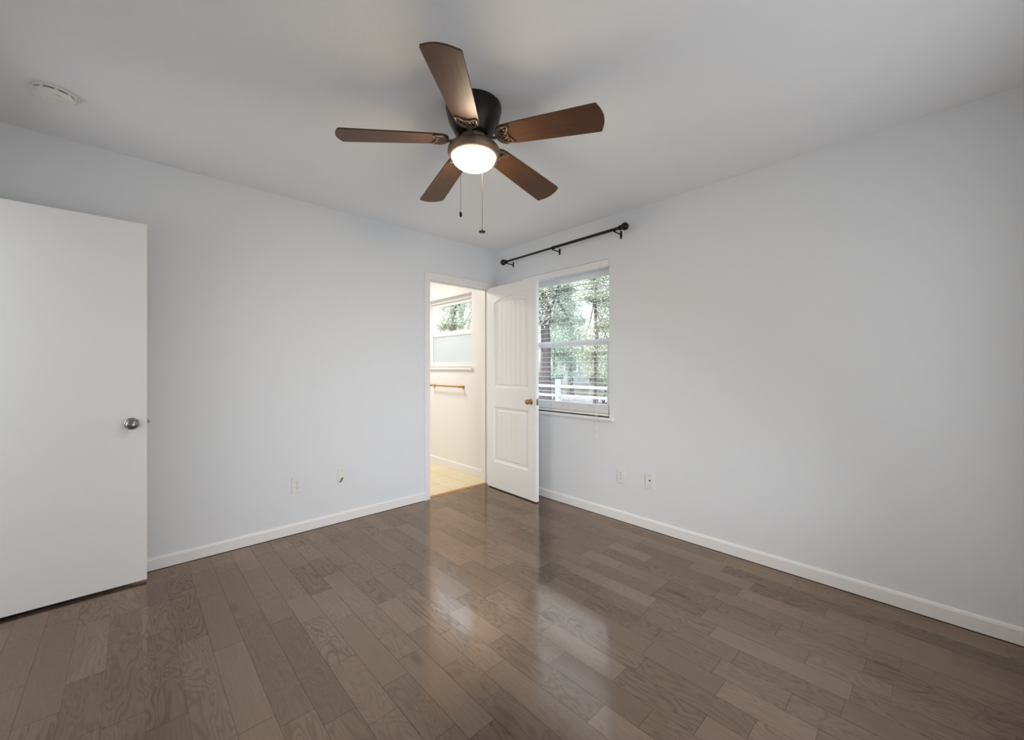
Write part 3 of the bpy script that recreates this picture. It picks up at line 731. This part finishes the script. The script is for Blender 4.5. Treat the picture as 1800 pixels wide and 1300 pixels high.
def tree(x, y, h, r0, crown, n, m, label, seed, lean=(0, 0), group=None, limbs=7):
    t = tag(empty('leafy_tree', (x, y, GZ)), label, 'tree', group)
    q = random.Random(seed); bm = bmesh.new(); pts = []; rr = []
    for i in range(9):
        s = i/8; pts.append((lean[0]*s + q.uniform(-.04, .04)*s, lean[1]*s + q.uniform(-.04, .04)*s, h*s)); rr.append(r0*(1-.62*s)*(1.25 if i == 0 else 1))
    tube(bm, pts, rr, 14); obj('trunk', bm, M['bark'], t, smooth=True, sharp=80)
    for k in range(limbs):
        bm = bmesh.new(); s = q.uniform(.42, .98); p = Vector((lean[0]*s, lean[1]*s, h*s)); b_ = crown[k % len(crown)]; e = Vector(b_[:3]) + Vector((q.uniform(-.3, .3), q.uniform(-.3, .3), q.uniform(-.2, .3)))
        mid = (p+e)/2 + Vector((0, 0, -.12)); tube(bm, [p, p.lerp(mid, .6), mid, mid.lerp(e, .6), e], [r0*.34, r0*.28, r0*.22, r0*.15, r0*.06], 8); obj('branch', bm, M['bark'], t, smooth=True, sharp=80)
    leaves('foliage', crown, n, m, t, seed=seed); return t
def crown(q, cx, cy, cz, rx_, ry_, rz_, k=9, s=.5):
    return [(cx+q.uniform(-1, 1)*rx_, cy+q.uniform(-1, 1)*ry_, cz+q.uniform(-1, 1)*rz_, rx_*s*q.uniform(.7, 1.2), ry_*s*q.uniform(.7, 1.2), rz_*s*q.uniform(.7, 1.2)) for _ in range(k)]
q = random.Random(3)
def cr(cz, r, rz, k=10): return crown(q, 0, 0, cz, r*.55, r*.55, rz*.75, k, .85)
tree(6.0, 4.70, 4.4, .20, cr(3.3, 1.25, 1.6), 38000, M['leaf_a'], 'thick-trunked grey-green tree at the left of the bedroom window view', 21)
tree(8.4, 4.62, 4.2, .085, cr(3.1, 1.05, 1.7), 34000, M['leaf_b'], 'olive-leaved tree at the right of the bedroom window view', 22)
tree(9.0, 6.95, 2.4, .035, cr(2.0, .8, .7), 6000, M['leaf_c'], 'small slender blue-green sapling in the middle of the bedroom window view', 23)
tree(5.0, 7.90, 3.8, .10, cr(3.1, 1.25, 1.4), 20000, M['leaf_b'], 'pale leafy tree seen through the upper bathroom window', 24)
tree(13.2, 9.5, 6.5, .16, cr(3.6, 2.0, 2.9), 46000, M['leaf_c'], 'tall blue-green tree across the driveway, behind the sapling', 25)
tree(17.5, 14.2, 7.5, .16, cr(4.0, 2.3, 3.4), 34000, M['leaf_a'], 'farthest tall grey-green tree at the left of the bedroom window view', 26)
tree(17.5, 9.4, 7.5, .16, cr(4.0, 2.3, 3.4), 34000, M['leaf_b'], 'farthest tall olive tree at the right of the bedroom window view', 27)
tree(8.6, 12.4, 5.5, .15, cr(4.2, 2.0, 2.2), 26000, M['leaf_a'], 'grey-green tree farther out, seen through the upper bathroom window behind the pale one', 28)

def shrub(x, y, r, h, n, m, label, seed):
    t = tag(empty('leafy_shrub', (x, y, GZ)), label, 'shrub', 'shrubs beyond the fence')
    q_ = random.Random(seed)
    for k in range(4):
        bm = bmesh.new(); a = q_.uniform(0, 6.28); tube(bm, [(0.03*math.cos(a), .03*math.sin(a), 0), (r*.3*math.cos(a), r*.3*math.sin(a), h*.4), (r*.5*math.cos(a), r*.5*math.sin(a), h*.75)], [.025, .018, .008], 7); obj('stem', bm, M['bark'], t, smooth=True, sharp=80)
    leaves('foliage', [(q_.uniform(-.4, .4)*r, q_.uniform(-.4, .4)*r, q_.uniform(.3, .72)*h, r*.6, r*.6, h*.3) for _ in range(8)], n, m, t, seed=seed); return t
shrub(7.4, 6.05, .75, 1.75, 9000, M['leaf_c'], 'dark blue-green shrub beside the thick trunk, beyond the white fence', 41)
shrub(10.4, 5.65, .8, 1.7, 9000, M['leaf_b'], 'low olive shrub right of the thin trunk, beyond the white fence', 42)
